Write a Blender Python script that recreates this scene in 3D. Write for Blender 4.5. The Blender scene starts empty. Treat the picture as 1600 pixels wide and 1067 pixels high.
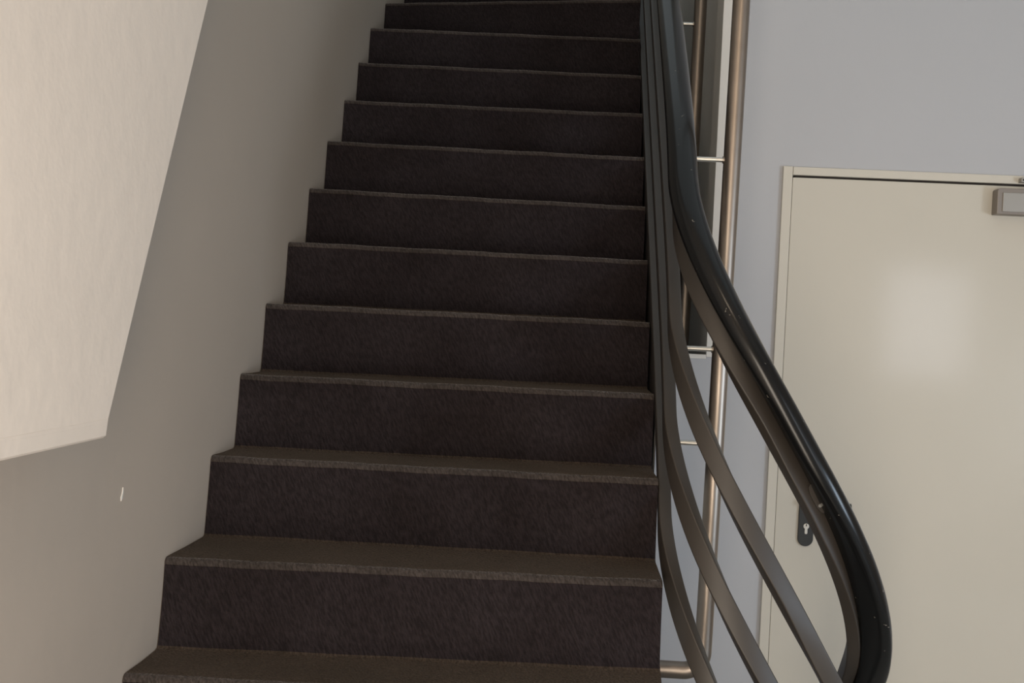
import bpy, bmesh, math
from mathutils import Vector, Matrix
PI = math.pi
sc = bpy.context.scene
C = sc.collection

# ------------------------------------------------------------ camera
CAM = Vector((0.78074, -2.18192, 1.54208)); YAW, PITCH, ROLL = -0.05005, -0.00944, 0.04866
F = Vector((math.sin(YAW)*math.cos(PITCH), math.cos(YAW)*math.cos(PITCH), math.sin(PITCH)))
Rt = Vector((math.cos(YAW), -math.sin(YAW), 0)); U = Rt.cross(F)
R2 = Rt*math.cos(ROLL) + U*math.sin(ROLL); U2 = U*math.cos(ROLL) - Rt*math.sin(ROLL)
cd = bpy.data.cameras.new('camera'); cam = bpy.data.objects.new('camera', cd); C.objects.link(cam)
cam.matrix_world = Matrix(((R2.x, U2.x, -F.x, CAM.x), (R2.y, U2.y, -F.y, CAM.y), (R2.z, U2.z, -F.z, CAM.z), (0, 0, 0, 1)))
cd.sensor_width = 36; cd.lens = 36*1700/1600; cd.clip_start = 0.01
sc.camera = cam

# ------------------------------------------------------------ world, lights, exposure
w = bpy.data.worlds.new('world'); sc.world = w; w.use_nodes = True
bg = w.node_tree.nodes['Background']; bg.inputs[0].default_value = (0.84, 0.92, 0.94, 1); bg.inputs[1].default_value = 0.72
sc.view_settings.view_transform = 'Standard'; sc.view_settings.look = 'None'
sc.view_settings.exposure = -0.10; sc.view_settings.gamma = 1.0; sc.view_settings.use_curve_mapping = False

def area(name, loc, target, sx, sy, power, col):
    l = bpy.data.lights.new(name, 'AREA'); l.shape = 'RECTANGLE'; l.size = sx; l.size_y = sy
    l.energy = power; l.color = col
    o = bpy.data.objects.new(name, l); C.objects.link(o); o.location = loc
    o.rotation_euler = (Vector(target)-Vector(loc)).to_track_quat('-Z', 'Z').to_euler()
    return o
area('window_daylight', (3.16, -2.93, 1.73), (3.16, 0, 1.73), 0.54, 0.72, 5, (0.92, 0.92, 1.0))
area('added_entrance_fill', (0.72, -2.95, 1.08), (0.72, 0, 1.08), 0.74, 1.70, 54, (1.0, 0.86, 0.71))  # added warm fill, set in an invented entrance door
area('side_window_daylight', (4.36, -2.2, 1.25), (0, -2.0, 1.25), 0.9, 1.2, 70, (0.70, 0.84, 1.0))
area('added_ceiling_fill', (0.95, -2.4, 3.28), (0.95, -2.4, 0), 0.45, 0.45, 12, (1.0, 0.80, 0.60))  # weak added fill under an invented lamp

# ------------------------------------------------------------ materials
def mat(name, col, rough=0.6, metal=0.0, var=0.0, vscale=3.0, bump=0.0, bscale=60, dist=0.002, sheen=0.0, spec=0.5, col2=None, detail=4, coat=0.0):
    m = bpy.data.materials.new(name); m.use_nodes = True; nt = m.node_tree; n = nt.nodes; L = nt.links
    b = n['Principled BSDF']; b.inputs['Base Color'].default_value = (*col, 1)
    b.inputs['Roughness'].default_value = rough; b.inputs['Metallic'].default_value = metal
    b.inputs['Specular IOR Level'].default_value = spec
    b.inputs['Coat Weight'].default_value = coat
    if sheen:
        b.inputs['Sheen Weight'].default_value = sheen; b.inputs['Sheen Roughness'].default_value = 0.45
    tc = n.new('ShaderNodeTexCoord')
    if var or col2:
        t = n.new('ShaderNodeTexNoise'); t.inputs['Scale'].default_value = vscale; t.inputs['Detail'].default_value = detail
        r = n.new('ShaderNodeValToRGB'); c2 = col2 or tuple(max(0, c*(1-var)) for c in col)
        r.color_ramp.elements[0].position = 0.32; r.color_ramp.elements[1].position = 0.68
        r.color_ramp.elements[0].color = (*c2, 1); r.color_ramp.elements[1].color = (*col, 1)
        L.new(tc.outputs['Object'], t.inputs['Vector']); L.new(t.outputs['Fac'], r.inputs['Fac']); L.new(r.outputs['Color'], b.inputs['Base Color'])
    if bump:
        t = n.new('ShaderNodeTexNoise'); t.inputs['Scale'].default_value = bscale; t.inputs['Detail'].default_value = 3
        bp = n.new('ShaderNodeBump'); bp.inputs['Strength'].default_value = bump; bp.inputs['Distance'].default_value = dist
        L.new(tc.outputs['Object'], t.inputs['Vector']); L.new(t.outputs['Fac'], bp.inputs['Height']); L.new(bp.outputs['Normal'], b.inputs['Normal'])
    return m
M = {}
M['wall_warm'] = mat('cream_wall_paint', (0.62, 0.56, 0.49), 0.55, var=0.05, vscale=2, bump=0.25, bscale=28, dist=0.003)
M['wall_stair'] = mat('stair_wall_shade_tone', (0.44, 0.378, 0.318), 0.5, var=0.05, vscale=2, bump=0.2, bscale=28, dist=0.003)  # left wall darkened: shade beyond the jutting box put into the colour
M['wall_box'] = mat('wall_box_lit_tone', (0.78, 0.69, 0.60), 0.5, var=0.05, vscale=2.5, bump=0.35, bscale=22, dist=0.004)  # same wall lightened: the stronger light on the box put into the colour
M['wall_grey'] = mat('grey_wall_paint', (0.46, 0.47, 0.495), 0.6, var=0.03, vscale=1.5, bump=0.1, bscale=60, dist=0.002)
M['wall_dark'] = mat('stairwell_grey_paint', (0.74, 0.72, 0.67), 0.6, var=0.08, vscale=3, bump=0.1, bscale=60, dist=0.002)
M['white'] = mat('white_trim_paint', (0.68, 0.66, 0.62), 0.5, bump=0.2, bscale=80, dist=0.001)
M['door'] = mat('cream_door_lacquer', (0.60, 0.57, 0.50), 0.125, var=0.03, vscale=2, spec=0.35)
M['frame'] = mat('cream_frame_lacquer', (0.60, 0.57, 0.50), 0.4, spec=0.4)
M['gap'] = mat('dark_rubber_seal', (0.015, 0.010, 0.007), 0.8)
M['steel'] = mat('brushed_bronze_steel', (0.33, 0.285, 0.245), 0.40, 1.0, var=0.12, vscale=14, bump=0.05, bscale=200, dist=0.0005)
M['pin'] = mat('bright_steel', (0.70, 0.68, 0.63), 0.32, 1.0)
M['bar'] = mat('dark_bar_paint', (0.037, 0.031, 0.026), 0.48, var=0.12, vscale=8, bump=0.05, bscale=120, dist=0.0005, spec=0.5)
M['black_plastic'] = mat('black_handle_plastic', (0.020, 0.022, 0.022), 0.4)
M['closer'] = mat('grey_brown_metal_paint', (0.24, 0.21, 0.185), 0.45, 0.3)
M['closer_light'] = mat('brushed_closer_cover', (0.36, 0.34, 0.31), 0.4, 0.5, var=0.06, vscale=10)
M['floor'] = mat('grey_linoleum', (0.42, 0.42, 0.40), 0.5, var=0.1, vscale=9)
M['lamp'] = bpy.data.materials.new('added_lamp_glass'); M['lamp'].use_nodes = True
_b = M['lamp'].node_tree.nodes['Principled BSDF']; _b.inputs['Base Color'].default_value = (0.9, 0.85, 0.75, 1)
_b.inputs['Emission Color'].default_value = (1, 0.82, 0.6, 1); _b.inputs['Emission Strength'].default_value = 3.0

def carpet(name, c1, c2, sheen=0.3, tint=(0.85, 0.85, 1.0)):
    m = bpy.data.materials.new(name); m.use_nodes = True; nt = m.node_tree; n = nt.nodes; L = nt.links
    b = n['Principled BSDF']; b.inputs['Roughness'].default_value = 0.95; b.inputs['Specular IOR Level'].default_value = 0.12
    b.inputs['Sheen Weight'].default_value = sheen; b.inputs['Sheen Roughness'].default_value = 0.35
    b.inputs['Sheen Tint'].default_value = (*tint, 1)
    tc = n.new('ShaderNodeTexCoord')
    big = n.new('ShaderNodeTexNoise'); big.inputs['Scale'].default_value = 4; big.inputs['Detail'].default_value = 5
    fine = n.new('ShaderNodeTexNoise'); fine.inputs['Scale'].default_value = 230; fine.inputs['Detail'].default_value = 2
    mp = n.new('ShaderNodeMapping'); mp.inputs['Rotation'].default_value = (0, math.radians(24), 0)
    mq = n.new('ShaderNodeMapping'); mq.inputs['Scale'].default_value = (260, 200, 60)
    st = n.new('ShaderNodeTexNoise'); st.inputs['Scale'].default_value = 1.0; st.inputs['Detail'].default_value = 1
    L.new(tc.outputs['Object'], big.inputs['Vector']); L.new(tc.outputs['Object'], fine.inputs['Vector'])
    L.new(tc.outputs['Object'], mp.inputs['Vector']); L.new(mp.outputs['Vector'], mq.inputs['Vector']); L.new(mq.outputs['Vector'], st.inputs['Vector'])
    r = n.new('ShaderNodeValToRGB'); r.color_ramp.elements[0].position = 0.3; r.color_ramp.elements[1].position = 0.7
    r.color_ramp.elements[0].color = (*c1, 1); r.color_ramp.elements[1].color = (*c2, 1)
    L.new(big.outputs['Fac'], r.inputs['Fac'])
    mx = n.new('ShaderNodeMixRGB'); mx.blend_type = 'MULTIPLY'; mx.inputs['Fac'].default_value = 0.8
    r2 = n.new('ShaderNodeValToRGB'); r2.color_ramp.elements[0].position = 0.33; r2.color_ramp.elements[1].position = 0.67
    r2.color_ramp.elements[0].color = (0.6, 0.6, 0.6, 1); r2.color_ramp.elements[1].color = (1.35, 1.35, 1.4, 1)
    L.new(st.outputs['Fac'], r2.inputs['Fac']); L.new(r.outputs['Color'], mx.inputs['Color1']); L.new(r2.outputs['Color'], mx.inputs['Color2'])
    L.new(mx.outputs['Color'], b.inputs['Base Color'])
    ad = n.new('ShaderNodeMath'); ad.operation = 'ADD'; L.new(fine.outputs['Fac'], ad.inputs[0]); L.new(st.outputs['Fac'], ad.inputs[1])
    bp = n.new('ShaderNodeBump'); bp.inputs['Strength'].default_value = 0.9; bp.inputs['Distance'].default_value = 0.003
    L.new(ad.outputs[0], bp.inputs['Height']); L.new(bp.outputs['Normal'], b.inputs['Normal'])
    return m
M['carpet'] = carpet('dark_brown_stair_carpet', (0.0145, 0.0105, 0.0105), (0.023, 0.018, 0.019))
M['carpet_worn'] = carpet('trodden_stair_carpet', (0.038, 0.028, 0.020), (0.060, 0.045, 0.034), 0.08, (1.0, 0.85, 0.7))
M['carpet_nose'] = carpet('worn_nosing_sheen', (0.036, 0.029, 0.025), (0.060, 0.050, 0.045), 0.3, (1.0, 0.92, 0.86))  # worn nosing, with skylight sheen put into its greyer colour

def rail_mat():
    m = mat('black_handrail_plastic', (0.006, 0.0065, 0.007), 0.22, spec=0.28)
    nt = m.node_tree; n = nt.nodes; L = nt.links; b = n['Principled BSDF']
    tc = n.new('ShaderNodeTexCoord')
    v = n.new('ShaderNodeTexVoronoi'); v.inputs['Scale'].default_value = 34
    ns = n.new('ShaderNodeTexNoise'); ns.inputs['Scale'].default_value = 60
    mp = n.new('ShaderNodeMixRGB'); mp.inputs['Fac'].default_value = 0.04
    L.new(tc.outputs['Object'], ns.inputs['Vector']); L.new(tc.outputs['Object'], mp.inputs['Color1']); L.new(ns.outputs['Color'], mp.inputs['Color2'])
    L.new(mp.outputs['Color'], v.inputs['Vector'])
    r = n.new('ShaderNodeValToRGB'); r.color_ramp.elements[0].position = 0.05; r.color_ramp.elements[1].position = 0.085
    r.color_ramp.elements[0].color = (0.16, 0.15, 0.13, 1); r.color_ramp.elements[1].color = (0.006, 0.0065, 0.007, 1)
    L.new(v.outputs['Distance'], r.inputs['Fac']); L.new(r.outputs['Color'], b.inputs['Base Color'])
    return m
M['rail'] = rail_mat()

# ------------------------------------------------------------ helpers
def link(name, bm, m, parent=None, smooth=False, bevel=0.0):
    bmesh.ops.recalc_face_normals(bm, faces=bm.faces)
    me = bpy.data.meshes.new(name); bm.to_mesh(me); bm.free()
    o = bpy.data.objects.new(name, me); C.objects.link(o); me.materials.append(m)
    if smooth:
        for p in me.polygons: p.use_smooth = True
        me.set_sharp_from_angle(angle=math.radians(40))
    if bevel:
        b = o.modifiers.new('bevel', 'BEVEL'); b.width = bevel; b.segments = 2; b.limit_method = 'ANGLE'
    if parent: o.parent = parent
    return o
def box(bm, x0, x1, y0, y1, z0, z1):
    v = [bm.verts.new((x, y, z)) for x in (x0, x1) for y in (y0, y1) for z in (z0, z1)]
    for f in ((0, 1, 3, 2), (4, 6, 7, 5), (0, 4, 5, 1), (2, 3, 7, 6), (0, 2, 6, 4), (1, 5, 7, 3)):
        bm.faces.new([v[i] for i in f])
def bx(name, m, b, parent=None, bevel=0.0):
    bm = bmesh.new(); box(bm, *b); return link(name, bm, m, parent, bevel=bevel)
def prism(bm, pts, a, b, f):
    """pts 2D loop, extruded from a to b; f(p, t) -> 3D"""
    A = [bm.verts.new(f(p, a)) for p in pts]; B = [bm.verts.new(f(p, b)) for p in pts]; n = len(pts)
    bm.faces.new(A); bm.faces.new(B[::-1])
    for i in range(n): bm.faces.new((A[i], A[(i+1) % n], B[(i+1) % n], B[i]))
def sweep(bm, path, section, roll=None):
    """section: (side, up) offsets; side = horizontal, up = perpendicular to the path"""
    rings = []
    last = Vector((1, 0, 0))
    for i, p in enumerate(path):
        t = (path[min(i+1, len(path)-1)] - path[max(i-1, 0)]).normalized()
        h = Vector((t.y, -t.x, 0))
        s = h.normalized() if h.length > 0.02 else last
        last = s; up = s.cross(t).normalized()
        if roll:
            a_ = roll(p); s, up = s*math.cos(a_)+up*math.sin(a_), up*math.cos(a_)-s*math.sin(a_)
        rings.append([bm.verts.new(p + s*a + up*b) for a, b in section])
    k = len(section)
    for i in range(len(rings)-1):
        for j in range(k): bm.faces.new((rings[i][j], rings[i][(j+1) % k], rings[i+1][(j+1) % k], rings[i+1][j]))
    bm.faces.new(rings[0]); bm.faces.new(rings[-1][::-1])
def tube(bm, path, r, n=20):
    rings = []; ref = Vector((0, 1, 0)) 
    for i, p in enumerate(path):
        t = (path[min(i+1, len(path)-1)] - path[max(i-1, 0)]).normalized()
        a = ref.cross(t)
        if a.length < 0.1: a = Vector((1, 0, 0)).cross(t)
        a.normalize(); b = t.cross(a).normalized()
        rings.append([bm.verts.new(p + a*r*math.cos(2*PI*j/n) + b*r*math.sin(2*PI*j/n)) for j in range(n)])
    for i in range(len(rings)-1):
        for j in range(n): bm.faces.new((rings[i][j], rings[i][(j+1) % n], rings[i+1][(j+1) % n], rings[i+1][j]))
    bm.faces.new(rings[0]); bm.faces.new(rings[-1][::-1])
def tag(o, label=None, cat=None, group=None, kind=None):
    if label: o['label'] = label
    if cat: o['category'] = cat
    if group: o['group'] = group
    if kind: o['kind'] = kind
    return o
def empty(name, loc, **k):
    o = bpy.data.objects.new(name, None); C.objects.link(o); o.location = loc; o.empty_display_size = 0.1
    return tag(o, **k)
def adopt(o, p):   # parent keeping world coordinates; parent has translation only
    o.parent = p; o.matrix_parent_inverse = Matrix.Translation(-p.location)
    return o

# ------------------------------------------------------------ setting
H = 4.6; YW = 1.13; XJ = 1.207; ZS = 1.497; YB = -3.0; YE = 4.3; XR = 4.4; HC = 3.4
tag(bx('floor', M['floor'], (-0.15, XR+0.15, YB-0.15, YW+0.02, -0.1, 0)), 'grey linoleum floor at the foot of the stairs', 'floor', kind='structure')
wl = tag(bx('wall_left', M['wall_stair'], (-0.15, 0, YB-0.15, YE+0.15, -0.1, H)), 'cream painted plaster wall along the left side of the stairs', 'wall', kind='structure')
# projecting boxed section of the left wall
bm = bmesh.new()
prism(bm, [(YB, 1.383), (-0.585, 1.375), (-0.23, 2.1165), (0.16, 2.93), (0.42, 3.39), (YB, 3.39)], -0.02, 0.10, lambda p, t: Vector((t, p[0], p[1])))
wb = tag(link('wall_left_box', bm, M['wall_box']), 'cream boxed wall section, lit tone put in its colour, jutting out at upper left', 'wall', kind='structure')
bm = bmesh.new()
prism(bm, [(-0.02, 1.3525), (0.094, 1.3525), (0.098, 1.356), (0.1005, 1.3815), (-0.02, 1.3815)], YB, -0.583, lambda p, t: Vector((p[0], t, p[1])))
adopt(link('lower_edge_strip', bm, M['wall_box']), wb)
bm = bmesh.new()     # small spot where the paint has flaked off
pts = [(-0.278, 1.205), (-0.273, 1.209), (-0.270, 1.222), (-0.272, 1.229), (-0.2745, 1.218), (-0.279, 1.212)]
prism(bm, pts, -0.001, 0.0016, lambda p, t: Vector((t, p[0], p[1])))
adopt(link('paint_chip', bm, M['white']), wl)

wf = bmesh.new()
DX0, DX1, DZ = 1.404, 2.40, 2.0765      # door frame outer
box(wf, XJ, DX0, YW, YW+0.14, 0, H); box(wf, DX1, XR, YW, YW+0.14, 0, H); box(wf, DX0, DX1, YW, YW+0.14, DZ, H)
box(wf, 0, XJ, YW, YW+0.14, 0, ZS-0.001)
tag(link('wall_front', wf, M['wall_grey']), 'pale blue grey wall behind the railing with the cream door in it', 'wall', kind='structure')
tag(bx('wall_stairwell', M['wall_dark'], (XJ, XJ+0.14, YW+0.14, YE, 0, H)), 'dark grey side wall of the upper stairwell behind the railing posts', 'wall', kind='structure')
adopt(bx('jamb_face', M['wall_dark'], (XJ-0.004, XJ, YW+0.003, YW+0.14, ZS, H)), bpy.data.objects['wall_stairwell'])
tag(bx('wall_stairwell_base', M['wall_grey'], (0.0, XJ, YW+0.14, YE, 0, ZS)), 'grey ledge of the wall below the upper stairwell', 'wall', kind='structure')
tag(bx('wall_back', M['wall_warm'], (-0.15, XJ+0.14, YE, YE+0.15, 0, H)), 'cream end wall of the upper stairwell', 'wall', kind='structure')
wq = bmesh.new(); box(wq, XR, XR+.15, YB-.15, -2.67, 0, H); box(wq, XR, XR+.15, -1.73, YW+.14, 0, H); box(wq, XR, XR+.15, -2.67, -1.73, 0, .63); box(wq, XR, XR+.15, -2.67, -1.73, 1.87, H)
tag(link('wall_right', wq, M['wall_warm']), 'cream side wall at the far right of the hall', 'wall', kind='structure')
EX0, EX1, EZ = 0.35, 1.15, 2.05
wr = bmesh.new(); WX0, WX1, WZ0, WZ1 = 2.86, 3.46, 1.34, 2.12
box(wr, -0.15, EX0, YB-0.15, YB, 0, H); box(wr, EX0, EX1, YB-0.15, YB, EZ, H); box(wr, EX1, WX0, YB-0.15, YB, 0, H); box(wr, WX1, XR, YB-0.15, YB, 0, H); box(wr, WX0, WX1, YB-0.15, YB, 0, WZ0); box(wr, WX0, WX1, YB-0.15, YB, WZ1, H)
tag(link('wall_rear', wr, M['wall_warm']), 'cream rear wall of the hall with a small window', 'wall', kind='structure')
tag(bx('ceiling', M['wall_warm'], (-0.15, XR+0.15, YB-0.15, -0.6, HC, HC+0.12)), 'cream ceiling of the lower hall', 'ceiling', kind='structure')
bm = bmesh.new()
for b in ((EX0, EX0+.06, 0, EZ), (EX1-.06, EX1, 0, EZ), (EX0+.06, EX1-.06, EZ-.06, EZ), (EX0+.06, EX1-.06, 0, .26)): box(bm, b[0], b[1], YB-0.1, YB-0.02, b[2], b[3])
tag(link('door_2', bm, M['frame']), 'added entrance door frame in the rear wall, unseen, around the fill light', 'door', kind='structure')  # invented door frame, added to hold the rear fill light
bm = bmesh.new()
for b in ((-2.67, -2.62, .63, 1.87), (-1.78, -1.73, .63, 1.87), (-2.62, -1.78, .63, .68), (-2.62, -1.78, 1.82, 1.87)): box(bm, XR-0.06, XR+0.02, b[0], b[1], b[2], b[3])
tag(link('window_2', bm, M['frame']), 'window in the far right wall of the hall', 'window', kind='structure')
# window frame behind the viewer
bm = bmesh.new(); e = 0.03
box(bm, WX0, WX0+e, YB-0.08, YB, WZ0, WZ1); box(bm, WX1-e, WX1, YB-0.08, YB, WZ0, WZ1)
box(bm, WX0+e, WX1-e, YB-0.08, YB, WZ0, WZ0+e); box(bm, WX0+e, WX1-e, YB-0.08, YB, WZ1-e, WZ1)
tag(link('window_1', bm, M['frame']), 'small cream window in the rear wall', 'window', kind='structure')
# corner bead
tag(bx('trim_1', M['white'], (XJ-0.004, XJ+0.026, YW-0.004, YW+0.003, ZS-0.004, H), bevel=0.001), 'narrow white corner strip beside the dark stairwell opening', 'trim', kind='structure')
tag(bx('trim_2', M['white'], (1.009, XJ-0.004, YW-0.003, YW+0.02, ZS-0.010, ZS+0.003), bevel=0.001), 'thin pale ledge trim under the dark stairwell opening', 'trim', kind='structure')

# door
df = bmesh.new(); fw = 0.028
box(df, DX0, DX0+fw, YW-0.012, YW+0.06, 0, DZ); box(df, DX1-fw, DX1, YW-0.012, YW+0.06, 0, DZ); 
dr = tag(link('door_1', df, M['frame'], bevel=0.0015), 'cream hall door in a slim cream frame at right', 'door', kind='structure')
adopt(bx('head_frame', M['frame'], (DX0+fw+0.0012, DX1-fw, YW-0.011, YW+0.06, DZ-0.0255, DZ-0.001), bevel=0.0015), dr)
adopt(bx('seal_gap', M['gap'], (DX0+fw+0.010, DX1-fw, YW-0.001, YW+0.05, DZ-0.0325, DZ-0.0255)), dr)
leaf = adopt(bx('door_leaf', M['door'], (DX0+fw+0.0014, DX1-fw-0.001, YW-0.009, YW+0.035, 0.008, DZ-0.0325), bevel=0.0018), dr)
adopt(bx('frame_joint', M['gap'], (DX0+fw, DX0+fw+0.0014, YW-0.0075, YW+0.05, 0.0, DZ-0.032)), dr)

# handle plate with cylinder and lever (fixed to the door)
hx = 1.5236; y0 = YW-0.009
def stadium(cx, z0, z1, r, n=16):
    pts = [(cx+r*math.cos(a), z1-r+r*math.sin(a)) for a in [PI*i/n for i in range(n+1)]]
    return pts + [(cx-r*math.cos(a), z0+r-r*math.sin(a)) for a in [PI*i/n for i in range(n+1)]]
bm = bmesh.new(); prism(bm, stadium(hx, 0.941, 1.165, 0.0228), y0-0.008, y0+0.004, lambda p, t: Vector((p[0], t, p[1])))
plate = tag(link('handle_plate', bm, M['black_plastic'], bevel=0.002), 'black rounded handle plate with keyhole on the cream door', 'door handle')
bm = bmesh.new()
kr = 0.0085
pts = [(hx+kr*math.cos(a), 1.0015+kr*math.sin(a)) for a in [math.radians(-62+ i*(304/20)) for i in range(21)]] + \
      [(hx-0.0043, 0.982), (hx-0.003, 0.9785), (hx+0.003, 0.9785), (hx+0.0043, 0.982)]
prism(bm, pts, y0-0.0105, y0-0.006, lambda p, t: Vector((p[0], t, p[1])))
cyl = link('lock_cylinder', bm, M['pin'], plate, bevel=0.0006); cyl['label'] = 'silver lock cylinder'
bm = bmesh.new(); box(bm, hx-0.0014, hx+0.0014, y0-0.0109, y0-0.009, 1.0015, 1.0085); link('key_slot', bm, M['gap'], cyl)
bm = bmesh.new(); zl = 1.072
pth = [Vector((hx, y0-0.004, zl)), Vector((hx, y0-0.030, zl)), Vector((hx+0.004, y0-0.040, zl)), Vector((hx+0.012, y0-0.045, zl)), Vector((hx+0.119, y0-0.046, zl))]
tube(bm, pth, 0.0095, 16); link('lever', bm, M['black_plastic'], plate, smooth=True)

# door closer
cl = empty('door_closer', (2.15, YW-0.009, 1.955), label='grey brown metal door closer at the top right of the cream door', cat='door closer')
bm = bmesh.new()
def rounded(x0, x1, z0, z1, r):
    o = []
    for cx, cz, a0 in ((x1-r, z1-r, 0), (x0+r, z1-r, 90)):
        for i in range(6): a = math.radians(a0+i*18); o.append((cx+r*math.cos(a), cz+r*math.sin(a)))
    return o + [(x0, z0), (x1, z0)]
prism(bm, rounded(2.021, 2.27, 1.955, 2.031, 0.008), YW-0.050, YW-0.0088, lambda p, t: Vector((p[0], t, p[1])))
adopt(link('closer_body', bm, M['closer'], bevel=0.002), cl)
adopt(bx('cover_plate', M['closer_light'], (2.036, 2.255, YW-0.0535, YW-0.049, 1.9625, 2.018), bevel=0.001), cl)
tr = adopt(bx('slide_track', M['closer_light'], (2.094, 2.34, YW-0.034, YW-0.0105, 2.0535, 2.0665), bevel=0.0008), cl)
bx('track_groove', M['gap'], (2.098-2.15, 2.336-2.15, -0.027, -0.0245, 0.1028, 0.1072), tr).matrix_parent_inverse = Matrix.Identity(4)
tr2 = bpy.data.objects['track_groove']; tr2.matrix_parent_inverse = tr.matrix_parent_inverse.inverted() @ Matrix.Identity(4)
tr2.parent = tr; tr2.location = (2.15, YW-0.009, 1.955); tr2.matrix_parent_inverse = Matrix.Identity(4)
bm = bmesh.new(); tube(bm, [Vector((2.205, YW-0.030, 2.029)), Vector((2.205, YW-0.030, 2.046))], 0.008, 12)
box(bm, 2.195, 2.33, YW-0.037, YW-0.020, 2.043, 2.050)
adopt(link('closer_arm', bm, M['closer']), cl)

# ------------------------------------------------------------ staircase
RISE = 0.176
LY = {1: -.048, 2: .209, 3: .401, 4: .594, 5: .788, 6: 1.000, 7: 1.205, 8: 1.4255, 9: 1.6286, 10: 1.8196, 11: 2.10}
RY = {1: .009, 2: .222, 3: .445, 4: .698, 5: .886, 6: 1.100, 7: 1.274, 8: 1.465, 9: 1.668, 10: 1.846, 11: 1.945}
XS = 0.9972
st = empty('staircase', (0.5, 0, 0), label='dark brown carpeted staircase climbing away between cream wall and black railing', cat='staircase')
PIV = Vector((1.262, 0.06))
def nose_line(k):
    """two plan points: outer (left) and inner (right)"""
    if 1 <= k <= 11: return Vector((0.001, LY[k])), Vector((XS, RY[k]))
    if k > 11:
        a = math.radians(9 + 20*(k-11)); c = Vector((XS, 2.0)); 
        d = Vector((-math.cos(a), math.sin(a)))
        t = min((XS-0.001)/abs(d.x) if abs(d.x) > 1e-3 else 9, (YE-2.0)/max(d.y, 1e-3))
        return c + d*t, c
    o_, i_ = {0: ((0.001, -0.235), (0.990, -0.20)), -1: ((0.001, -0.72), (1.03, -0.23)), -2: ((0.35, -1.13), (1.12, -0.26)),
              -3: ((0.95, -1.30), (1.22, -0.27)), -4: ((1.55, -1.28), (1.32, -0.27))}[k]
    return Vector(o_), Vector(i_)
NR = 0.012; BACK = 0.022; TT = 0.022
def step(k, kmax):
    a, b = nose_line(k); c, d = nose_line(k+1)
    z = RISE*(k+5)
    nrm = Vector((-(b-a).y, (b-a).x)).normalized()          # uphill
    nr2 = Vector((-(d-c).y, (d-c).x)).normalized()
    seg = 28
    # tread: profile across depth; nose rounded, back reaching under the next riser
    bm = bmesh.new(); rows = []
    for i in range(seg+1):
        s = i/seg; p = a.lerp(b, s); q = c.lerp(d, s) - nr2*(BACK - 0.004)
        if s > 0.93 and 1 <= k <= 11 : pass
        wob = 0.0005*math.sin(i*1.9+k*2.3) + 0.0006*math.sin(i*0.7+k)
        row = []
        row.append((q.x, q.y, z - TT)); row.append((q.x, q.y, z + 0.010)); e = q - nr2*0.004; row.append((e.x, e.y, z+0.003)); e = q - nr2*0.012; row.append((e.x, e.y, z))
        m_ = p.lerp(q, 0.5); row.append((m_.x, m_.y, z - 0.0015 + wob))
        for j in range(6):
            t = PI/2 * j/5; e = p + nrm*(NR - NR*math.sin(t)); row.append((e.x, e.y, z + wob - NR + NR*math.cos(t)))
        e = p; row.append((e.x, e.y, z + wob - NR - 0.001)); e = p + nrm*0.01; row.append((e.x, e.y, z + wob - TT))
        rows.append([bm.verts.new((max(0.001, min(v[0], XS) if k > 0 else v[0]), min(YE-0.002, v[1]), v[2])) for v in row])
    n = len(rows[0])
    for i in range(seg):
        for j in range(n): bm.faces.new((rows[i][j], rows[i][(j+1) % n], rows[i+1][(j+1) % n], rows[i+1][j]))
    bm.faces.new(rows[0]); bm.faces.new(rows[-1][::-1])
    bm.faces.ensure_lookup_table()
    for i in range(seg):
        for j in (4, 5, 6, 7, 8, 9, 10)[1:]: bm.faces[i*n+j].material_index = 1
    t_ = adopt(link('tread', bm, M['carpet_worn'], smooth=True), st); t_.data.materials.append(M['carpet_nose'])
    # riser
    bm = bmesh.new(); rows = []
    for i in range(seg+1):
        s = i/seg; p = a.lerp(b, s); row = []
        wob = 0.0015*math.sin(i*0.9+k*1.7)
        for u in (0, 0.06, 0.2, 0.4, 0.6, 0.8, 1.0):
            o_ = -BACK*(1-u)**1.25 + 0.0008 + wob*math.sin(PI*u)
            e = p + nrm*o_; row.append((e.x, e.y, z - RISE + 0.001 + (RISE - NR - 0.0005)*u))
        f_ = p + nrm*0.012
        row.append((f_.x, f_.y, z - NR - 0.0005)); row.append((f_.x, f_.y, z - RISE + 0.001))
        rows.append([bm.verts.new((max(0.001, min(v[0], XS) if k > 0 else v[0]), min(YE-0.002, v[1]), v[2])) for v in row])
    n = len(rows[0])
    for i in range(seg):
        for j in range(n): bm.faces.new((rows[i][j], rows[i][(j+1) % n], rows[i+1][(j+1) % n], rows[i+1][j]))
    bm.faces.new(rows[0]); bm.faces.new(rows[-1][::-1])
    r_ = adopt(link('riser', bm, M['carpet'], smooth=True), st)
for k in range(-4, 14): step(k, 14)
# outer white string closing the right hand ends of the steps
bm = bmesh.new()
for k in range(1, 11):
    y0_, y1_ = RY[k]+0.004, RY[k+1]+0.004; z = RISE*(k+5)
    zb = max(z - 0.42, ZS + 0.01 if y0_ > YW-0.2 else 0.3)
    box(bm, XS-0.008, XS-0.0005, y0_+0.006, y1_+0.006, zb if k > 1 else 0.5, z - 0.024)
adopt(link('outer_string', bm, M['white']), st)
bm = bmesh.new()      # added dark plate tucked under the lowest bar, hiding the pale gap there
prism(bm, [(0.46, 1.18), (0.46, 1.398), (2.40, 3.030), (2.40, 2.75), (YW+0.16, ZS+0.02), (YW-0.03, ZS+0.01)], 1.0040, 1.0075, lambda p, t: Vector((t, p[0], p[1])))
gap_cover = link('added_gap_cover', bm, M['bar'])
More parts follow.
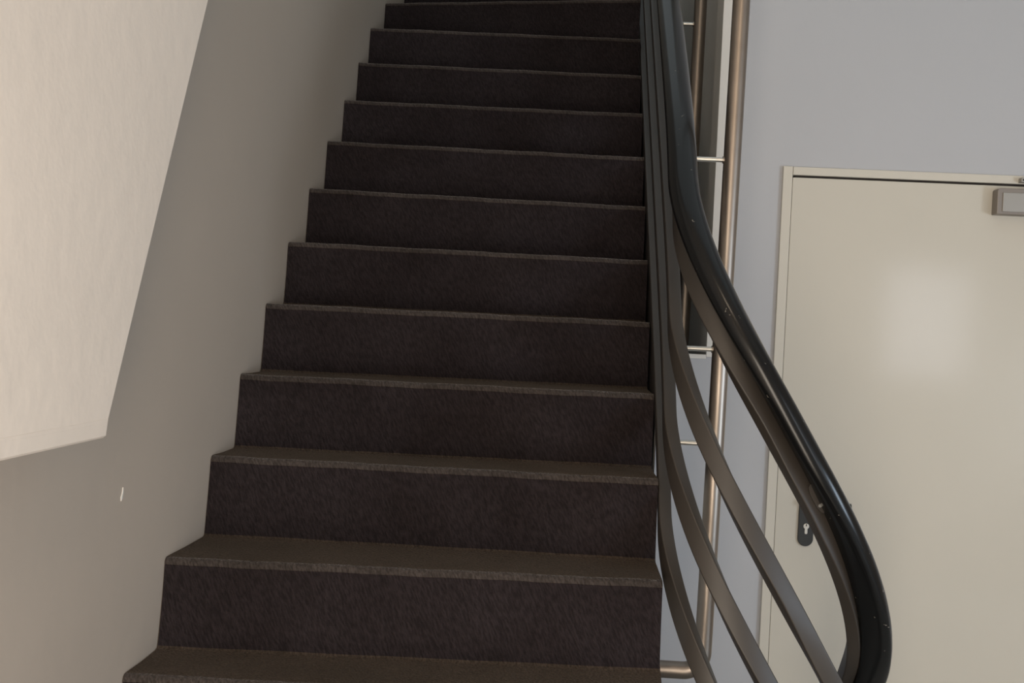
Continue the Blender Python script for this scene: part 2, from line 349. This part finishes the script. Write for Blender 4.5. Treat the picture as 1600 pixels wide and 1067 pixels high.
# solid soffit body under the flight
bm = bmesh.new()
prism(bm, [(0.10, 0.60), (0.10, 0.84), (2.10, 2.61), (2.10, 2.36), (YW+0.16, 1.54), (YW-0.002, 1.50), (YW-0.002, 0.60)], 0.002, XS-0.012, lambda p, t: Vector((t, p[0], p[1])))
adopt(link('soffit', bm, M['wall_grey']), st)

# ------------------------------------------------------------ railing
q = dict(xr=1.0124, yc=.2009, R=.2533, s1=.8454, hb=1.811, s2=1.6641, s3=.9266, d=.2194, dh=.0881, w=.0648, dR4=-.0466, dRh=-.0249, dxh=.0027, ydh=.0002, l=.0588)
def rail_curve(off, j, step=0.012, umin=-2.35, extra=0.55, clamp=0.05):
    xr, yc, R = q['xr'], q['yc'], q['R']
    if j == 3: R += q['dR4']
    if j == 4: R += q['dRh']; xr += q['dxh']; yc += q['ydh']
    rc = R - q['l']/2; A = PI*rc/2; L = 2*A + q['l']; N = int((L+extra-umin)/step); us = [umin + (L+extra-umin)*i/N for i in range(N+1)]
    sm = lambda a: 1/(1+math.exp(-max(-40, min(40, a/q['w']))))
    sl = lambda u: q['s1'] + (q['s2']-q['s1'])*sm(u) + (q['s3']-q['s2'])*sm(u-L)
    zs = [0.0]
    for i in range(N): zs.append(zs[-1] - (sl(us[i])+sl(us[i+1]))/2*(us[i+1]-us[i]))
    i0 = min(range(N+1), key=lambda i: abs(us[i])); z0 = zs[i0] - us[i0]*0
    z0 += -(-us[i0])*sl(0) if False else 0
    z0 = zs[i0] + us[i0]*sl(0)
    out = []
    for u, z in zip(us, zs):
        zz = z - z0 + q['hb'] + off
        a_ = max(0, min(u, A))/rc; b_ = max(0, min(u-A, q['l'])); c2 = max(0, min(u-A-q['l'], A))/rc
        x = xr + rc - rc*math.cos(a_) + b_ + rc*math.sin(c2)
        y = yc - rc*math.sin(a_) - min(u, 0) + rc - rc*math.cos(c2) + max(u-L, 0)
        c_ = clamp; k_ = 0.05
        zz = c_ + k_*math.log1p(math.exp(min(60, (zz-c_)/k_))) if (zz-c_)/k_ < 8 else zz
        out.append(Vector((x, y, zz)))
    return out
rl = empty('stair_railing', (1.26, 0.0, 0), label='stair railing of four dark flat bars under a black handrail, curving down at right', cat='railing')
adopt(gap_cover, rl)
sec = []
for cx, cz, a0 in ((0.0105, 0.0150, 0), (-0.0105, 0.0150, 90), (-0.0105, -0.0150, 180), (0.0105, -0.0150, 270)):
    for i in range(5): a = math.radians(a0+i*22.5); sec.append((cx+0.0033*math.cos(a), cz+0.0033*math.sin(a)))
def bar_roll(p):      # the bars twist slightly where they start to turn
    f = (p.x - q['xr'])/(2*q['R'])
    if p.y > q['yc'] + 0.2: return 0.0
    return ROLLSGN*math.radians(30)*max(0.0, math.sin(PI*min(1, f/0.6)))**0.8
ROLLSGN = 1
for j in range(4):
    pth = rail_curve((j-3)*q['d'], j, clamp=0.04 + 0.15*j, extra=0.30)
    bm = bmesh.new(); sweep(bm, pth, sec, bar_roll)
    adopt(link('rail_bar', bm, M['bar'], smooth=True), rl)
pth = rail_curve(q['dh'], 4, clamp=0.56, extra=0.30)
hs = []
for i in range(24):                                     # rounded mushroom profile, flat underneath
    a = 2*PI*i/24; x_ = 0.0325*math.copysign(abs(math.cos(a))**0.85, math.cos(a)); y_ = math.sin(a)
    hs.append((x_, 0.027*y_ if y_ > 0 else 0.021*math.copysign(abs(y_)**0.6, y_)))
bm = bmesh.new(); sweep(bm, pth, hs)
hr = adopt(link('handrail', bm, M['rail'], smooth=True), rl); hr['label'] = 'glossy black plastic handrail'
# joint plate and screws where two handrail lengths meet
bar4 = rail_curve(0, 3, clamp=0.49)
def near_z(path, z): return min(range(1, len(path)-1), key=lambda i: abs(path[i].z - z) + (0 if path[i].y < 0.2 else 9))
i = near_z(bar4, 1.235); p = bar4[i]; t = (bar4[i+1]-bar4[i-1]).normalized(); s = Vector((t.y, -t.x, 0)).normalized(); up = s.cross(t).normalized()
bm = bmesh.new()
outl = [(-0.034, 0.0), (-0.030, -0.006), (-0.018, -0.010), (0.016, -0.010), (0.028, -0.006), (0.033, 0.0), (0.033, 0.006), (-0.034, 0.006)]
sg = 1 if s.dot(CAM-p) > 0 else -1
prism(bm, outl, 0.0136, 0.0165, lambda a_, b_: p + t*a_[0] + up*(a_[1]+0.013) + s*sg*b_)
jp = adopt(link('joint_plate', bm, M['bar']), rl)
for a_ in (0.014,):
    bm = bmesh.new(); c_ = p + t*a_ + up*0.010 + s*sg*0.0162
    tube(bm, [c_, c_ + s*sg*0.0015], 0.0035, 10); o = link('screw', bm, M['pin'], jp); o.matrix_parent_inverse = jp.matrix_parent_inverse.copy(); o.matrix_parent_inverse = Matrix.Identity(4)

# ------------------------------------------------------------ railing posts
zs_at = lambda y, j: q['hb'] + (q['yc']-y)*-q['s1'] + (j-3)*q['d']
def post(x, y, zel, label, top, taper, elbow=True):
    """vertical tube with an elbow into the string of the stairs and four short pins to the bars"""
    t_ = empty('railing_post', (x, y, zel), label=label, cat='post', group='vertical steel posts of the stair railing')
    r = 0.0200; R = 0.045; pts = [Vector((XS+0.006, y, zel))]
    for i in range(13):
        a = PI/2*i/12; pts.append(Vector((x-R + R*math.sin(a), y, zel + R - R*math.cos(a))))
    if not elbow: pts = [Vector((x, y, zel))]
    for z in (zel+0.2, zel+0.6, top): pts.append(Vector((x + taper*(z-zel), y, z)))
    bm = bmesh.new(); tube(bm, pts, r, 28)
    adopt(link('post_tube', bm, M['steel'], smooth=True), t_)
    for j in range(4):
        z = zs_at(y, j)
        xp = x + taper*(z-zel)
        bm = bmesh.new(); tube(bm, [Vector((1.0266, y, z+0.016)), Vector((xp-0.018, y, z+0.016))], 0.0058, 12)
        pin = adopt(link('bracket_pin', bm, M['pin'], smooth=True), t_)
        bm = bmesh.new(); tube(bm, [Vector((xp-0.0215, y, z+0.016)), Vector((xp-0.0172, y, z+0.016))], 0.0085, 14)
        adopt(link('pin_collar', bm, M['steel'], smooth=True), t_)
post(1.1320, 0.36, 0.774, 'near thick bronze steel post beside the stairs, in front of the white corner strip', 4.3, 0.0085)
post(1.1490, 1.31, ZS, 'farther thin bronze steel post against the dark stairwell wall', 4.5, 0.004, False)

# ------------------------------------------------------------ added ceiling lamp, out of view, for warm fill
lamp = empty('added_ceiling_lamp', (0.95, -2.4, HC), label='added round ceiling lamp, unseen, for warm fill at the foot of the stairs', cat='lamp')
bm = bmesh.new(); tube(bm, [Vector((0.95, -2.4, HC-0.03)), Vector((0.95, -2.4, HC))], 0.17, 32); adopt(link('added_lamp_base', bm, M['pin'], smooth=True), lamp)
bm = bmesh.new(); bmesh.ops.create_uvsphere(bm, u_segments=28, v_segments=14, radius=0.15, matrix=Matrix.Translation((0.95, -2.4, HC-0.035)) @ Matrix.Diagonal((1, 1, 0.45, 1)))
adopt(link('added_lamp_glass', bm, M['lamp'], smooth=True), lamp)
